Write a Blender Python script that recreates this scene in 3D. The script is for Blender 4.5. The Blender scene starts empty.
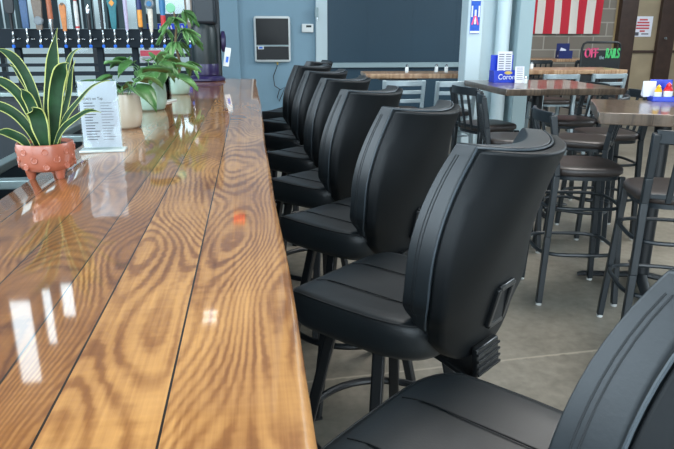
import bpy, bmesh, math, random
from mathutils import Vector, Matrix
random.seed(7)
PI = math.pi
S = bpy.context.scene
C = S.collection

# ------------------------------------------------------------------ materials
def srgb(r, g, b):
    f = lambda c: (c/255/12.92) if c/255 <= .04045 else ((c/255+.055)/1.055)**2.4
    return (f(r), f(g), f(b), 1)

def new_mat(name):
    m = bpy.data.materials.new(name); m.use_nodes = True
    nt = m.node_tree
    return m, nt, nt.nodes['Principled BSDF']

def node(nt, t, **k):
    n = nt.nodes.new(t)
    for a, v in k.items(): setattr(n, a, v)
    return n

def mat(name, col, rough=.5, metal=0, coat=0, var=0, scale=8, bump=0, bscale=None, spec=.5, emit=0):
    m, nt, b = new_mat(name)
    b.inputs['Base Color'].default_value = col
    b.inputs['Roughness'].default_value = rough
    b.inputs['Metallic'].default_value = metal
    b.inputs['Coat Weight'].default_value = coat
    b.inputs['Coat Roughness'].default_value = .06
    b.inputs['Specular IOR Level'].default_value = spec
    tc = node(nt, 'ShaderNodeTexCoord')
    if var:
        no = node(nt, 'ShaderNodeTexNoise'); no.inputs['Scale'].default_value = scale; no.inputs['Detail'].default_value = 5
        nt.links.new(tc.outputs['Object'], no.inputs['Vector'])
        r = node(nt, 'ShaderNodeValToRGB')
        r.color_ramp.elements[0].position = .3; r.color_ramp.elements[1].position = .7
        r.color_ramp.elements[0].color = tuple(c*(1-var) for c in col[:3])+(1,)
        r.color_ramp.elements[1].color = tuple(min(1, c*(1+var)) for c in col[:3])+(1,)
        nt.links.new(no.outputs['Fac'], r.inputs['Fac']); nt.links.new(r.outputs['Color'], b.inputs['Base Color'])
    if bump:
        n2 = node(nt, 'ShaderNodeTexNoise'); n2.inputs['Scale'].default_value = bscale or scale*6; n2.inputs['Detail'].default_value = 3
        nt.links.new(tc.outputs['Object'], n2.inputs['Vector'])
        bp = node(nt, 'ShaderNodeBump'); bp.inputs['Strength'].default_value = bump; bp.inputs['Distance'].default_value = .002
        nt.links.new(n2.outputs['Fac'], bp.inputs['Height']); nt.links.new(bp.outputs['Normal'], b.inputs['Normal'])
    if emit:
        b.inputs['Emission Color'].default_value = col; b.inputs['Emission Strength'].default_value = emit
    return m

def math_node(nt, op, a, b=None):
    n = node(nt, 'ShaderNodeMath', operation=op)
    for i, v in enumerate((a, b)):
        if v is None: continue
        if isinstance(v, (int, float)): n.inputs[i].default_value = v
        else: nt.links.new(v, n.inputs[i])
    return n.outputs[0]

def wood_mat(name, dark, light, seams, rough=.35, coat=0., tint=.25, sc=1.0, grain=30, seam_col=(.012,.007,.004,1), axis='X', tones=None):
    """planks along Y (object space): contour-line grain, a tone per plank, thin dark seams"""
    m, nt, b = new_mat(name)
    L = nt.links.new
    tc = node(nt, 'ShaderNodeTexCoord'); sep = node(nt, 'ShaderNodeSeparateXYZ'); L(tc.outputs['Object'], sep.inputs[0])
    X, Y = (sep.outputs['X'], sep.outputs['Y']) if axis == 'X' else (sep.outputs['Y'], sep.outputs['X'])
    pid = None; seam = None
    for s in seams:
        g = math_node(nt, 'GREATER_THAN', X, s)
        pid = g if pid is None else math_node(nt, 'ADD', pid, g)
        d = math_node(nt, 'LESS_THAN', math_node(nt, 'ABSOLUTE', math_node(nt, 'SUBTRACT', X, s)), .0014)
        seam = d if seam is None else math_node(nt, 'MAXIMUM', seam, d)
    if pid is None: pid = math_node(nt, 'ADD', 0.0, 0.0)
    off = math_node(nt, 'MULTIPLY', pid, 7.31)
    cv = node(nt, 'ShaderNodeCombineXYZ')
    L(math_node(nt, 'MULTIPLY', X, 4.6*sc), cv.inputs[0])
    L(math_node(nt, 'ADD', math_node(nt, 'MULTIPLY', Y, 1.15*sc), off), cv.inputs[1])
    L(off, cv.inputs[2])
    n1 = node(nt, 'ShaderNodeTexNoise'); n1.inputs['Scale'].default_value = 1.0; n1.inputs['Detail'].default_value = 1.0; n1.inputs['Roughness'].default_value = .3
    L(cv.outputs[0], n1.inputs['Vector'])
    wob = node(nt, 'ShaderNodeTexNoise'); wob.inputs['Scale'].default_value = 45; wob.inputs['Detail'].default_value = 2
    L(tc.outputs['Object'], wob.inputs['Vector'])
    ph = math_node(nt, 'ADD', math_node(nt, 'MULTIPLY', n1.outputs['Fac'], grain*6.283/2), math_node(nt, 'MULTIPLY', wob.outputs['Fac'], 3.2))
    rings = math_node(nt, 'ADD', math_node(nt, 'MULTIPLY', math_node(nt, 'SINE', ph), .5), .5)
    rings = math_node(nt, 'POWER', rings, 1.5)
    # fine fibres
    cf = node(nt, 'ShaderNodeCombineXYZ'); L(math_node(nt, 'MULTIPLY', X, 170*sc), cf.inputs[0]); L(math_node(nt, 'MULTIPLY', Y, 5*sc), cf.inputs[1]); L(off, cf.inputs[2])
    nf = node(nt, 'ShaderNodeTexNoise'); nf.inputs['Scale'].default_value = 1; nf.inputs['Detail'].default_value = 3; L(cf.outputs[0], nf.inputs['Vector'])
    nb2 = node(nt, 'ShaderNodeTexNoise'); nb2.inputs['Scale'].default_value = 7; nb2.inputs['Detail'].default_value = 2; L(tc.outputs['Object'], nb2.inputs['Vector'])
    # broad tone and cross saw marks
    nb = node(nt, 'ShaderNodeTexNoise'); nb.inputs['Scale'].default_value = 2.2; nb.inputs['Detail'].default_value = 3; L(cv.outputs[0], nb.inputs['Vector'])
    cs = node(nt, 'ShaderNodeCombineXYZ'); L(math_node(nt, 'MULTIPLY', X, 5*sc), cs.inputs[0]); L(math_node(nt, 'MULTIPLY', Y, 95*sc), cs.inputs[1]); L(off, cs.inputs[2])
    ns = node(nt, 'ShaderNodeTexNoise'); ns.inputs['Scale'].default_value = 1; ns.inputs['Detail'].default_value = 1; L(cs.outputs[0], ns.inputs['Vector'])
    fac = math_node(nt, 'MULTIPLY', math_node(nt, 'MULTIPLY', rings, .75), math_node(nt, 'SUBTRACT', nb2.outputs['Fac'], .18))
    fac = math_node(nt, 'ADD', fac, math_node(nt, 'MULTIPLY', nf.outputs['Fac'], .40))
    fac = math_node(nt, 'ADD', fac, math_node(nt, 'MULTIPLY', math_node(nt, 'SUBTRACT', nb.outputs['Fac'], .5), .7))
    fac = math_node(nt, 'ADD', fac, math_node(nt, 'MULTIPLY', math_node(nt, 'SUBTRACT', ns.outputs['Fac'], .5), .13))
    wn = node(nt, 'ShaderNodeTexWhiteNoise', noise_dimensions='1D'); L(pid, wn.inputs['W'])
    if tones:
        tr_ = node(nt, 'ShaderNodeValToRGB'); tr_.color_ramp.interpolation = 'CONSTANT'; L(math_node(nt, 'DIVIDE', math_node(nt, 'ADD', pid, .5), float(len(tones))), tr_.inputs['Fac'])
        for i, v in enumerate(tones):
            e = tr_.color_ramp.elements[i] if i < 2 else tr_.color_ramp.elements.new(i/len(tones))
            e.position = i/len(tones); e.color = (v, v, v, 1)
        fac = math_node(nt, 'ADD', fac, math_node(nt, 'SUBTRACT', tr_.outputs['Color'], .3))
    else:
        fac = math_node(nt, 'ADD', fac, math_node(nt, 'MULTIPLY', math_node(nt, 'SUBTRACT', wn.outputs['Value'], .5), tint*2))
    r = node(nt, 'ShaderNodeValToRGB'); L(fac, r.inputs['Fac'])
    mid = tuple((a*b2)**.5 for a, b2 in zip(dark[:3], light[:3]))+(1,)
    r.color_ramp.elements[0].position = .02; r.color_ramp.elements[0].color = light
    r.color_ramp.elements[1].position = .95; r.color_ramp.elements[1].color = dark
    e = r.color_ramp.elements.new(.5); e.color = mid
    mix = node(nt, 'ShaderNodeMix', data_type='RGBA'); mix.inputs['B'].default_value = seam_col
    L(r.outputs['Color'], mix.inputs['A'])
    if seam is not None: L(seam, mix.inputs['Factor'])
    else: mix.inputs['Factor'].default_value = 0
    # knots
    vo = node(nt, 'ShaderNodeTexVoronoi'); vo.inputs['Scale'].default_value = 1; 
    cvk = node(nt, 'ShaderNodeCombineXYZ'); L(math_node(nt, 'MULTIPLY', X, 3.4*sc), cvk.inputs[0]); L(math_node(nt, 'MULTIPLY', Y, 1.9*sc), cvk.inputs[1])
    L(cvk.outputs[0], vo.inputs['Vector'])
    kn = node(nt, 'ShaderNodeMapRange'); kn.inputs['From Min'].default_value = .025; kn.inputs['From Max'].default_value = .09; kn.inputs['To Min'].default_value = .75; kn.inputs['To Max'].default_value = 0
    L(vo.outputs['Distance'], kn.inputs['Value'])
    mk = node(nt, 'ShaderNodeMix', data_type='RGBA'); L(mix.outputs['Result'], mk.inputs['A']); mk.inputs['B'].default_value = tuple(c*.35 for c in dark[:3])+(1,)
    L(kn.outputs['Result'], mk.inputs['Factor'])
    L(mk.outputs['Result'], b.inputs['Base Color'])
    b.inputs['Roughness'].default_value = rough
    b.inputs['Coat Weight'].default_value = coat; b.inputs['Coat Roughness'].default_value = .045; b.inputs['Coat IOR'].default_value = 1.56
    return m

M = {}
M['leather'] = mat('black_leather', srgb(30,36,40), .46, var=.10, scale=14, bump=.10, bscale=170, spec=.6)
M['leather_shell'] = mat('black_vinyl_shell', srgb(13,17,20), .52, var=.08, scale=10, bump=.05, bscale=200, spec=.3)
M['piping'] = mat('grey_piping', srgb(58,66,72), .4)
M['stitch'] = mat('stitching', srgb(24,28,31), .6)
M['plastic'] = mat('black_plastic', srgb(20,22,24), .3, spec=.5)
M['black_metal'] = mat('black_powder_coat', srgb(18,22,26), .42, spec=.5, var=.06)
M['stool_metal'] = mat('charcoal_metal', srgb(26,33,38), .38, spec=.5)
M['silver_metal'] = mat('silver_grey_metal', srgb(150,164,170), .35, metal=.3)
M['vinyl'] = mat('dark_brown_vinyl', srgb(50,44,42), .4, var=.1, spec=.5)
M['rubber'] = mat('white_glide', srgb(190,192,190), .6)
M['bar_wood'] = wood_mat('bar_oak', srgb(96,52,20), srgb(214,158,92), (-.60,-.47,-.355,-.28,-.157), rough=.4, coat=1.0, tint=.09, grain=92, tones=(.66,.54,.62,.50,.32,.36))  # plank tones; left ones darkened to stand in for mirrored dark things
M['bar_edge'] = mat('live_edge_bark', srgb(120,74,38), .5, var=.35, scale=14)
M['walnut'] = wood_mat('dark_walnut', srgb(46,36,28), srgb(108,92,78), (-.36,-.2,-.05,.1,.26), rough=.3, coat=.5, tint=.15, sc=1.2)
M['rustic'] = wood_mat('pale_rustic', srgb(120,84,58), srgb(196,166,134), (), rough=.4, coat=.25, sc=.8)
M['blue_wall'] = mat('pale_blue_paint', srgb(126,158,176), .55, var=.05, scale=1.3)
M['blue_wall_dark'] = mat('slate_blue_panel', srgb(34,64,82), .5, var=.06, scale=1.0)
M['pale_steel'] = mat('pale_blue_grey_paint', srgb(196,214,220), .45, var=.03, scale=3)
M['rail'] = mat('pale_rail', srgb(150,172,178), .45)
M['brown_trim'] = mat('brown_timber', srgb(60,42,34), .4, var=.2, scale=9)
M['frost'] = mat('frosted_tan_glass', srgb(158,142,116), .35, var=.14, scale=2.2, bump=.4, bscale=60)
M['tan_wall'] = mat('tan_paint', srgb(160,138,100), .5, var=.08)
M['black'] = mat('black_board', srgb(18,22,26), .5)
M['dark_steel'] = mat('dark_steel', srgb(22,33,41), .4, var=.08)
M['steel'] = mat('stainless', srgb(150,165,165), .3, metal=.8, var=.06)
M['chrome'] = mat('chrome', srgb(200,205,208), .15, metal=1)
M['terracotta'] = mat('terracotta_glaze', srgb(156,86,64), .38, var=.08, scale=20, coat=.3)
M['soil'] = mat('soil', srgb(50,38,30), .95, var=.3, scale=60)
M['mint'] = mat('mint_glaze', srgb(146,170,154), .35, coat=.3, var=.05)
M['beige'] = mat('beige_glaze', srgb(176,164,144), .35, coat=.3, var=.06)
M['leaf'] = mat('leaf_green', srgb(62,104,52), .4, var=.3, scale=18)
M['leaf_pale'] = mat('leaf_pale_green', srgb(96,142,84), .4, var=.25, scale=18)
M['snake'] = mat('snake_leaf', srgb(26,58,32), .55, var=.35, scale=26, spec=.25)
M['snake_edge'] = mat('snake_leaf_margin', srgb(176,184,104), .4, var=.1)
M['stem'] = mat('stem_brown', srgb(110,92,62), .7)
M['paper'] = mat('white_paper', srgb(225,226,236), .7)
M['ink'] = mat('print_ink', srgb(84,84,94), .8)
M['white'] = mat('white_plastic', srgb(225,230,230), .4)
M['blue'] = mat('royal_blue_plastic', srgb(22,58,188), .3)
M['navy'] = mat('navy_plastic', srgb(20,34,96), .35)
M['tipblue'] = mat('tap_plug_blue', srgb(34,106,214), .4)
M['purple'] = mat('deep_purple_plastic', srgb(38,32,70), .3)
M['smoke'] = mat('smoked_cylinder', srgb(22,34,36), .4, coat=0)
M['red'] = mat('ketchup_red', srgb(200,30,40), .3)
M['yellow'] = mat('mustard_yellow', srgb(230,176,30), .35)
M['pink'] = mat('sign_pink', srgb(240,90,140), .6)
M['green'] = mat('sign_green', srgb(90,220,130), .6)
M['gold'] = mat('gold_print', srgb(210,180,90), .5)
M['dark_glass'] = mat('dark_display', srgb(10,14,18), .15, spec=.15)
M['tap_box'] = mat('tap_box_paint', srgb(24,34,42), .6, spec=.2)
M['under'] = mat('dark_cabinet', srgb(34,44,50), .5, var=.15)

def acrylic(nm, tr):
    m, nt, b = new_mat(nm)
    g = node(nt, 'ShaderNodeBsdfGlossy'); g.inputs['Roughness'].default_value = .04
    t = node(nt, 'ShaderNodeBsdfTransparent'); t.inputs['Color'].default_value = tr
    fr = node(nt, 'ShaderNodeFresnel'); fr.inputs['IOR'].default_value = 1.45
    mx = node(nt, 'ShaderNodeMixShader')
    nt.links.new(fr.outputs[0], mx.inputs[0]); nt.links.new(t.outputs[0], mx.inputs[1]); nt.links.new(g.outputs[0], mx.inputs[2])
    nt.links.new(mx.outputs[0], nt.nodes['Material Output'].inputs['Surface'])
    return m
M['glass'] = acrylic('clear_acrylic', (.94,.97,.97,1)); M['acrylic_foot'] = mat('frosty_acrylic_foot', srgb(200,210,208), .2, spec=.6); M['tint'] = acrylic('tinted_window_glass', (.84,.93,.95,1))

def floor_mat():
    m, nt, b = new_mat('polished_concrete'); L = nt.links.new
    tc = node(nt, 'ShaderNodeTexCoord'); sep = node(nt, 'ShaderNodeSeparateXYZ'); L(tc.outputs['Object'], sep.inputs[0])
    n1 = node(nt, 'ShaderNodeTexNoise'); n1.inputs['Scale'].default_value = 1.6; n1.inputs['Detail'].default_value = 8; n1.inputs['Roughness'].default_value = .62
    L(tc.outputs['Object'], n1.inputs['Vector'])
    n2 = node(nt, 'ShaderNodeTexNoise'); n2.inputs['Scale'].default_value = 22; n2.inputs['Detail'].default_value = 6
    L(tc.outputs['Object'], n2.inputs['Vector'])
    f = math_node(nt, 'ADD', math_node(nt, 'MULTIPLY', n1.outputs['Fac'], .7), math_node(nt, 'MULTIPLY', n2.outputs['Fac'], .3))
    r = node(nt, 'ShaderNodeValToRGB'); L(f, r.inputs['Fac'])
    r.color_ramp.elements[0].position = .34; r.color_ramp.elements[0].color = srgb(92,87,77)
    r.color_ramp.elements[1].position = .66; r.color_ramp.elements[1].color = srgb(142,136,124)
    wob = math_node(nt, 'MULTIPLY', math_node(nt, 'SUBTRACT', n2.outputs['Fac'], .5), .02)
    yy = math_node(nt, 'ADD', math_node(nt, 'SUBTRACT', sep.outputs['Y'], 2.39), math_node(nt, 'MULTIPLY', sep.outputs['X'], -.07))
    d = math_node(nt, 'ABSOLUTE', math_node(nt, 'ADD', yy, wob))
    ln = node(nt, 'ShaderNodeMapRange'); ln.inputs['From Min'].default_value = .003; ln.inputs['From Max'].default_value = .010
    ln.inputs['To Min'].default_value = .6; ln.inputs['To Max'].default_value = 0; L(d, ln.inputs['Value'])
    mx = node(nt, 'ShaderNodeMix', data_type='RGBA'); L(r.outputs['Color'], mx.inputs['A']); mx.inputs['B'].default_value = srgb(168,160,144); L(ln.outputs['Result'], mx.inputs['Factor'])
    L(mx.outputs['Result'], b.inputs['Base Color'])
    b.inputs['Roughness'].default_value = .38
    return m
M['floor'] = floor_mat()

def block_mat():
    m, nt, b = new_mat('painted_block'); L = nt.links.new
    tc = node(nt, 'ShaderNodeTexCoord'); sep = node(nt, 'ShaderNodeSeparateXYZ'); L(tc.outputs['Object'], sep.inputs[0])
    cv = node(nt, 'ShaderNodeCombineXYZ'); L(sep.outputs['X'], cv.inputs[0]); L(sep.outputs['Z'], cv.inputs[1])
    br = node(nt, 'ShaderNodeTexBrick'); L(cv.outputs[0], br.inputs['Vector'])
    br.inputs['Scale'].default_value = 1; br.inputs['Brick Width'].default_value = .48; br.inputs['Row Height'].default_value = .24
    br.inputs['Mortar Size'].default_value = .012; br.inputs['Color1'].default_value = srgb(128,120,110); br.inputs['Color2'].default_value = srgb(116,108,98); br.inputs['Mortar'].default_value = srgb(156,150,140)
    L(br.outputs['Color'], b.inputs['Base Color']); b.inputs['Roughness'].default_value = .8
    bp = node(nt, 'ShaderNodeBump'); bp.inputs['Strength'].default_value = .5; bp.inputs['Distance'].default_value = .004; bp.invert = True
    L(br.outputs['Fac'], bp.inputs['Height']); L(bp.outputs['Normal'], b.inputs['Normal'])
    return m
M['block'] = block_mat()

def flag_mat():
    m, nt, b = new_mat('striped_cloth'); L = nt.links.new
    tc = node(nt, 'ShaderNodeTexCoord'); sep = node(nt, 'ShaderNodeSeparateXYZ'); L(tc.outputs['Object'], sep.inputs[0])
    k = math_node(nt, 'FLOOR', math_node(nt, 'DIVIDE', math_node(nt, 'MULTIPLY', sep.outputs['X'], -1.0), .158))
    odd = math_node(nt, 'MODULO', k, 2.0)
    mx = node(nt, 'ShaderNodeMix', data_type='RGBA'); L(odd, mx.inputs['Factor'])
    mx.inputs['A'].default_value = srgb(186,34,52); mx.inputs['B'].default_value = srgb(214,206,198)
    can = math_node(nt, 'MULTIPLY', math_node(nt, 'LESS_THAN', sep.outputs['X'], -.158*6), math_node(nt, 'GREATER_THAN', sep.outputs['Z'], 1.7))
    m2 = node(nt, 'ShaderNodeMix', data_type='RGBA'); L(can, m2.inputs['Factor']); L(mx.outputs['Result'], m2.inputs['A']); m2.inputs['B'].default_value = srgb(40,50,100)
    L(m2.outputs['Result'], b.inputs['Base Color']); b.inputs['Roughness'].default_value = .8
    return m
M['flag'] = flag_mat()

def blinds_mat():
    m, nt, b = new_mat('blind_fabric'); L = nt.links.new
    tc = node(nt, 'ShaderNodeTexCoord'); sep = node(nt, 'ShaderNodeSeparateXYZ'); L(tc.outputs['Object'], sep.inputs[0])
    wn = node(nt, 'ShaderNodeTexWhiteNoise', noise_dimensions='1D'); L(math_node(nt, 'FLOOR', math_node(nt, 'DIVIDE', sep.outputs['X'], .17)), wn.inputs['W'])
    r = node(nt, 'ShaderNodeValToRGB'); L(wn.outputs['Value'], r.inputs['Fac'])
    r.color_ramp.elements[0].color = srgb(24,36,44); r.color_ramp.elements[1].color = srgb(96,120,126)
    L(r.outputs['Color'], b.inputs['Base Color']); b.inputs['Roughness'].default_value = .7
    b.inputs['Transmission Weight'].default_value = 0
    return m
M['blinds'] = blinds_mat()

# ------------------------------------------------------------------ geometry
class MB:
    def __init__(s): s.bm = bmesh.new()
    def box(s, c, d, rot=None, mi=0):
        r = bmesh.ops.create_cube(s.bm, size=1)
        mt = Matrix.Translation(Vector(c)) @ (rot.to_4x4() if rot else Matrix()) @ Matrix.Diagonal((d[0], d[1], d[2], 1))
        bmesh.ops.transform(s.bm, matrix=mt, verts=r['verts'])
        if mi:
            for f in {f for v in r['verts'] for f in v.link_faces}: f.material_index = mi
        return s
    def bar(s, p0, p1, w, d, up=(0,0,1)):
        p0, p1 = Vector(p0), Vector(p1); z = (p1-p0); l = z.length; z.normalize()
        x = Vector(up).cross(z)
        if x.length < 1e-4: x = Vector((1,0,0))
        x.normalize(); y = z.cross(x)
        return s.box((p0+p1)/2, (w, d, l), Matrix((x, y, z)).transposed())
    def loft(s, loops, cap=True, close=False, mi=0):
        vs = [[s.bm.verts.new(p) for p in L] for L in loops]
        n = len(vs[0]); fs = []
        rng = range(len(vs)) if close else range(len(vs)-1)
        for i in rng:
            a, b = vs[i], vs[(i+1) % len(vs)]
            for j in range(n): fs.append(s.bm.faces.new((a[j], a[(j+1)%n], b[(j+1)%n], b[j])))
        if cap and not close:
            fs.append(s.bm.faces.new(list(reversed(vs[0])))); fs.append(s.bm.faces.new(vs[-1]))
        for f in fs: f.material_index = mi
        return s
    def lathe(s, prof, c=(0,0,0), n=28, cap=True, mi=0):
        return s.loft([[(c[0]+r*math.cos(2*PI*k/n), c[1]+r*math.sin(2*PI*k/n), c[2]+z) for k in range(n)] for r, z in prof], cap, mi=mi)
    def tube(s, pts, r, n=8, close=False, flat=None, mi=0):
        pts = [Vector(p) for p in pts]; loops = []; m = len(pts); prev = None
        for i, p in enumerate(pts):
            a = pts[(i-1) % m] if (close or i > 0) else p
            b = pts[(i+1) % m] if (close or i < m-1) else p
            t = (b-a).normalized()
            if prev is None:
                ref = Vector((0,0,1)) if abs(t.z) < .9 else Vector((1,0,0))
                x = ref.cross(t).normalized()
            else: x = (prev - t*prev.dot(t)).normalized()
            prev = x; y = t.cross(x)
            rr = r[i] if isinstance(r, (list, tuple)) else r
            ry = rr*(flat or 1)
            loops.append([p + x*rr*math.cos(2*PI*k/n) + y*ry*math.sin(2*PI*k/n) for k in range(n)])
        return s.loft(loops, not close, close, mi)
    def prism(s, poly, z0, z1):
        return s.loft([[(x, y, z0) for x, y in poly], [(x, y, z1) for x, y in poly]])
    def slab(s, front, rear, nu, nt):
        """closed sheet between two point functions of (u in -1..1, t in 0..1)"""
        F = [[s.bm.verts.new(front(-1+2*i/nu, j/nt)) for i in range(nu+1)] for j in range(nt+1)]
        R = [[s.bm.verts.new(rear(-1+2*i/nu, j/nt)) for i in range(nu+1)] for j in range(nt+1)]
        q = s.bm.faces.new
        for j in range(nt):
            for i in range(nu):
                q((F[j][i], F[j][i+1], F[j+1][i+1], F[j+1][i])); q((R[j][i], R[j+1][i], R[j+1][i+1], R[j][i+1]))
            q((F[j][0], F[j+1][0], R[j+1][0], R[j][0])); q((F[j][nu], R[j][nu], R[j+1][nu], F[j+1][nu]))
        for i in range(nu):
            q((F[0][i], R[0][i], R[0][i+1], F[0][i+1])); q((F[nt][i], F[nt][i+1], R[nt][i+1], R[nt][i]))
        return s
    def sheet(s, fn, nu, nv, mi=None):
        V = [[s.bm.verts.new(fn(i/nu, j/nv)) for i in range(nu+1)] for j in range(nv+1)]
        for j in range(nv):
            for i in range(nu):
                f = s.bm.faces.new((V[j][i], V[j][i+1], V[j+1][i+1], V[j+1][i]))
                if mi: f.material_index = mi(i, j)
        return s

def obj(name, mb, m, parent=None, bevel=0, seg=2, smooth=True, loc=None, rotz=None, sub=0, ang=35):
    bm = mb.bm
    bmesh.ops.recalc_face_normals(bm, faces=bm.faces)
    me = bpy.data.meshes.new(name); bm.to_mesh(me); bm.free()
    o = bpy.data.objects.new(name, me); C.objects.link(o)
    for x in (m if isinstance(m, (list, tuple)) else (m,)): me.materials.append(x)
    if smooth:
        for p in me.polygons: p.use_smooth = True
        me.set_sharp_from_angle(angle=math.radians(ang))
    if bevel:
        b = o.modifiers.new('bevel', 'BEVEL'); b.width = bevel; b.segments = seg; b.limit_method = 'ANGLE'; b.angle_limit = math.radians(40); b.harden_normals = False
    if sub:
        b = o.modifiers.new('subd', 'SUBSURF'); b.levels = sub; b.render_levels = sub
    if parent: o.parent = parent
    if loc: o.location = loc
    if rotz is not None: o.rotation_euler = (0, 0, rotz)
    return o

def tag(o, label, cat, group=None):
    o['label'] = label; o['category'] = cat
    if group: o['group'] = group
    return o

def thing(name, label, cat, loc=(0,0,0), rotz=0, group=None):
    o = bpy.data.objects.new(name, None); C.objects.link(o); o.empty_display_size = .1
    o.location = loc; o.rotation_euler = (0, 0, rotz)
    return tag(o, label, cat, group)

def struct(name, mb, m, **k):
    o = obj(name, mb, m, **k); o['kind'] = 'structure'; return o

def copy_tree(o, parent=None):
    c = o.copy(); C.objects.link(c); c.parent = parent
    for ch in list(o.children): copy_tree(ch, c)
    return c

def dup(root, loc, rotz, label, group=None):
    c = copy_tree(root); c.location = loc; c.rotation_euler = (0, 0, rotz); c['label'] = label
    if group: c['group'] = group
    return c

def text_mb(txt, size, depth=.001, align='CENTER'):
    cu = bpy.data.curves.new('lettering', 'FONT'); cu.body = txt; cu.size = size; cu.extrude = depth; cu.align_x = align
    o = bpy.data.objects.new('lettering', cu); C.objects.link(o)
    dg = bpy.context.evaluated_depsgraph_get(); me = bpy.data.meshes.new_from_object(o.evaluated_get(dg))
    mb = MB(); mb.bm.from_mesh(me)
    bpy.data.objects.remove(o); bpy.data.curves.remove(cu); bpy.data.meshes.remove(me)
    return mb
def heavy(mb, o):
    n0 = list(mb.bm.verts[:]); g = bmesh.ops.duplicate(mb.bm, geom=mb.bm.verts[:]+mb.bm.edges[:]+mb.bm.faces[:]); vs = [v for v in g['geom'] if isinstance(v, bmesh.types.BMVert)]
    bmesh.ops.translate(mb.bm, vec=(o, o*.3, 0), verts=vs); return mb
def stand(mb, loc, scale=(1,1), rotz=0):       # lettering turned upright, facing -Y, then moved
    bmesh.ops.transform(mb.bm, matrix=Matrix.Translation(loc) @ Matrix.Rotation(rotz, 4, 'Z') @ Matrix.Rotation(PI/2, 4, 'X') @ Matrix.Diagonal((scale[0], scale[1], 1, 1)), verts=mb.bm.verts)
    return mb
def bold(mb, k): return mb

sm = lambda a, b, x: (lambda t: t*t*(3-2*t))(max(0, min(1, (x-a)/(b-a))))

# ------------------------------------------------------------------ camera
cam_d = bpy.data.cameras.new('camera'); cam = bpy.data.objects.new('camera', cam_d); C.objects.link(cam)
yaw, pitch, roll = (math.radians(a) for a in (7.75, 17.03, .09))
f = Vector((math.sin(yaw)*math.cos(pitch), math.cos(yaw)*math.cos(pitch), -math.sin(pitch)))
r = Vector((math.cos(yaw), -math.sin(yaw), 0)); u = r.cross(f)
r2 = r*math.cos(roll) + u*math.sin(roll); u2 = -r*math.sin(roll) + u*math.cos(roll)
mt = Matrix((r2, u2, -f)).transposed().to_4x4(); mt.translation = (-.0514, 0, 1.46)
cam.matrix_world = mt
cam_d.sensor_width = 36; cam_d.lens = 620/674*36; cam_d.clip_start = .02
S.camera = cam

# ------------------------------------------------------------------ the room
XL, XR, YF, YB, ZC = -5.2, 9.0, -4.0, 11.2, 8.0
struct('floor', MB().box(((XL+XR)/2, (YF+YB)/2, -.05), (XR-XL+.6, YB-YF+.6, .1)), M['floor'], smooth=False)
M['ceil'] = mat('grey_ceiling', srgb(120,130,136), .8)
struct('ceiling', MB().box(((XL+XR)/2, (YF+YB)/2, ZC+.05), (XR-XL+.6, YB-YF+.6, .1)), M['ceil'], smooth=False)
def wall_cells(name, m, axis, pos, a0, a1, holes, th=.2):
    """wall at a plane with rectangular openings (u0,u1,z0,z1)"""
    us = sorted({a0, a1, *[h[0] for h in holes], *[h[1] for h in holes]}); zs = sorted({0, ZC, *[h[2] for h in holes], *[h[3] for h in holes]})
    mb = MB()
    for i in range(len(us)-1):
        for j in range(len(zs)-1):
            cu, cz = (us[i]+us[i+1])/2, (zs[j]+zs[j+1])/2
            if any(h[0] < cu < h[1] and h[2] < cz < h[3] for h in holes): continue
            c, d = ((cu, pos, cz), (us[i+1]-us[i], th, zs[j+1]-zs[j])) if axis == 'Y' else ((pos, cu, cz), (th, us[i+1]-us[i], zs[j+1]-zs[j]))
            mb.box(c, d)
    bmesh.ops.remove_doubles(mb.bm, verts=mb.bm.verts, dist=1e-5)
    return struct(name, mb, m, smooth=False)
WH = [(-5.0,-1.02,.62,2.5), (-4.72,-4.2,5.35,7.2), (-4.12,-3.82,5.15,6.4), (-3.78,-3.42,5.05,5.85)]
wall_cells('wall_back', M['blue_wall'], 'Y', YB+.1, XL-.1, 4.3, WH)
struct('wall_back_block', MB().box((5.46, YB+.1, ZC/2), (2.32, .2, ZC)), M['block'], smooth=False)
struct('wall_back_right', MB().box((7.86, YB+.1, ZC/2), (2.48, .2, ZC)), M['tan_wall'], smooth=False)
M['room_wall'] = mat('grey_white_paint', srgb(170,180,184), .7)
wall_cells('wall_left', M['room_wall'], 'X', XL-.1, YF, YB, [(-3.4,.2,.9,5.0),(1.0,5.0,.9,5.0)])
wall_cells('wall_right', M['room_wall'], 'X', XR+.1, YF, YB, [(2.0,7.0,3.4,5.6)])
wall_cells('wall_front', M['room_wall'], 'Y', YF-.1, XL-.1, XR+.1, [(-4.4,-.4,.6,4.6),(.2,4.2,.6,4.6)])
# pilaster on the back wall, left of the games screen
struct('trim_1', MB().box((-.6, YB-.06, 4), (.76, .12, 8)), M['blue_wall'], bevel=.008)
# dark panel with its white frame and rail
struct('trim_2', MB().box((1.19, YB-.04, 4), (.2, .08, 8)), M['pale_steel'], bevel=.006)
struct('wall_panel', MB().box((2.75, YB-.02, 4.48), (2.95, .04, 7.05)).box((2.75, YB-.015, .45), (2.95, .03, .9)), M['blue_wall_dark'], smooth=False)
struct('trim_3', MB().box((2.75, YB-.05, .945), (2.95, .10, .085)), M['rail'], bevel=.006)
mb = MB()
for k in range(3): mb.box((2.0+k*.8, YB-.041, 4.48), (.006, .004, 7.05))
struct('trim_4', mb, M['blue_wall_dark'], smooth=False)
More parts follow.
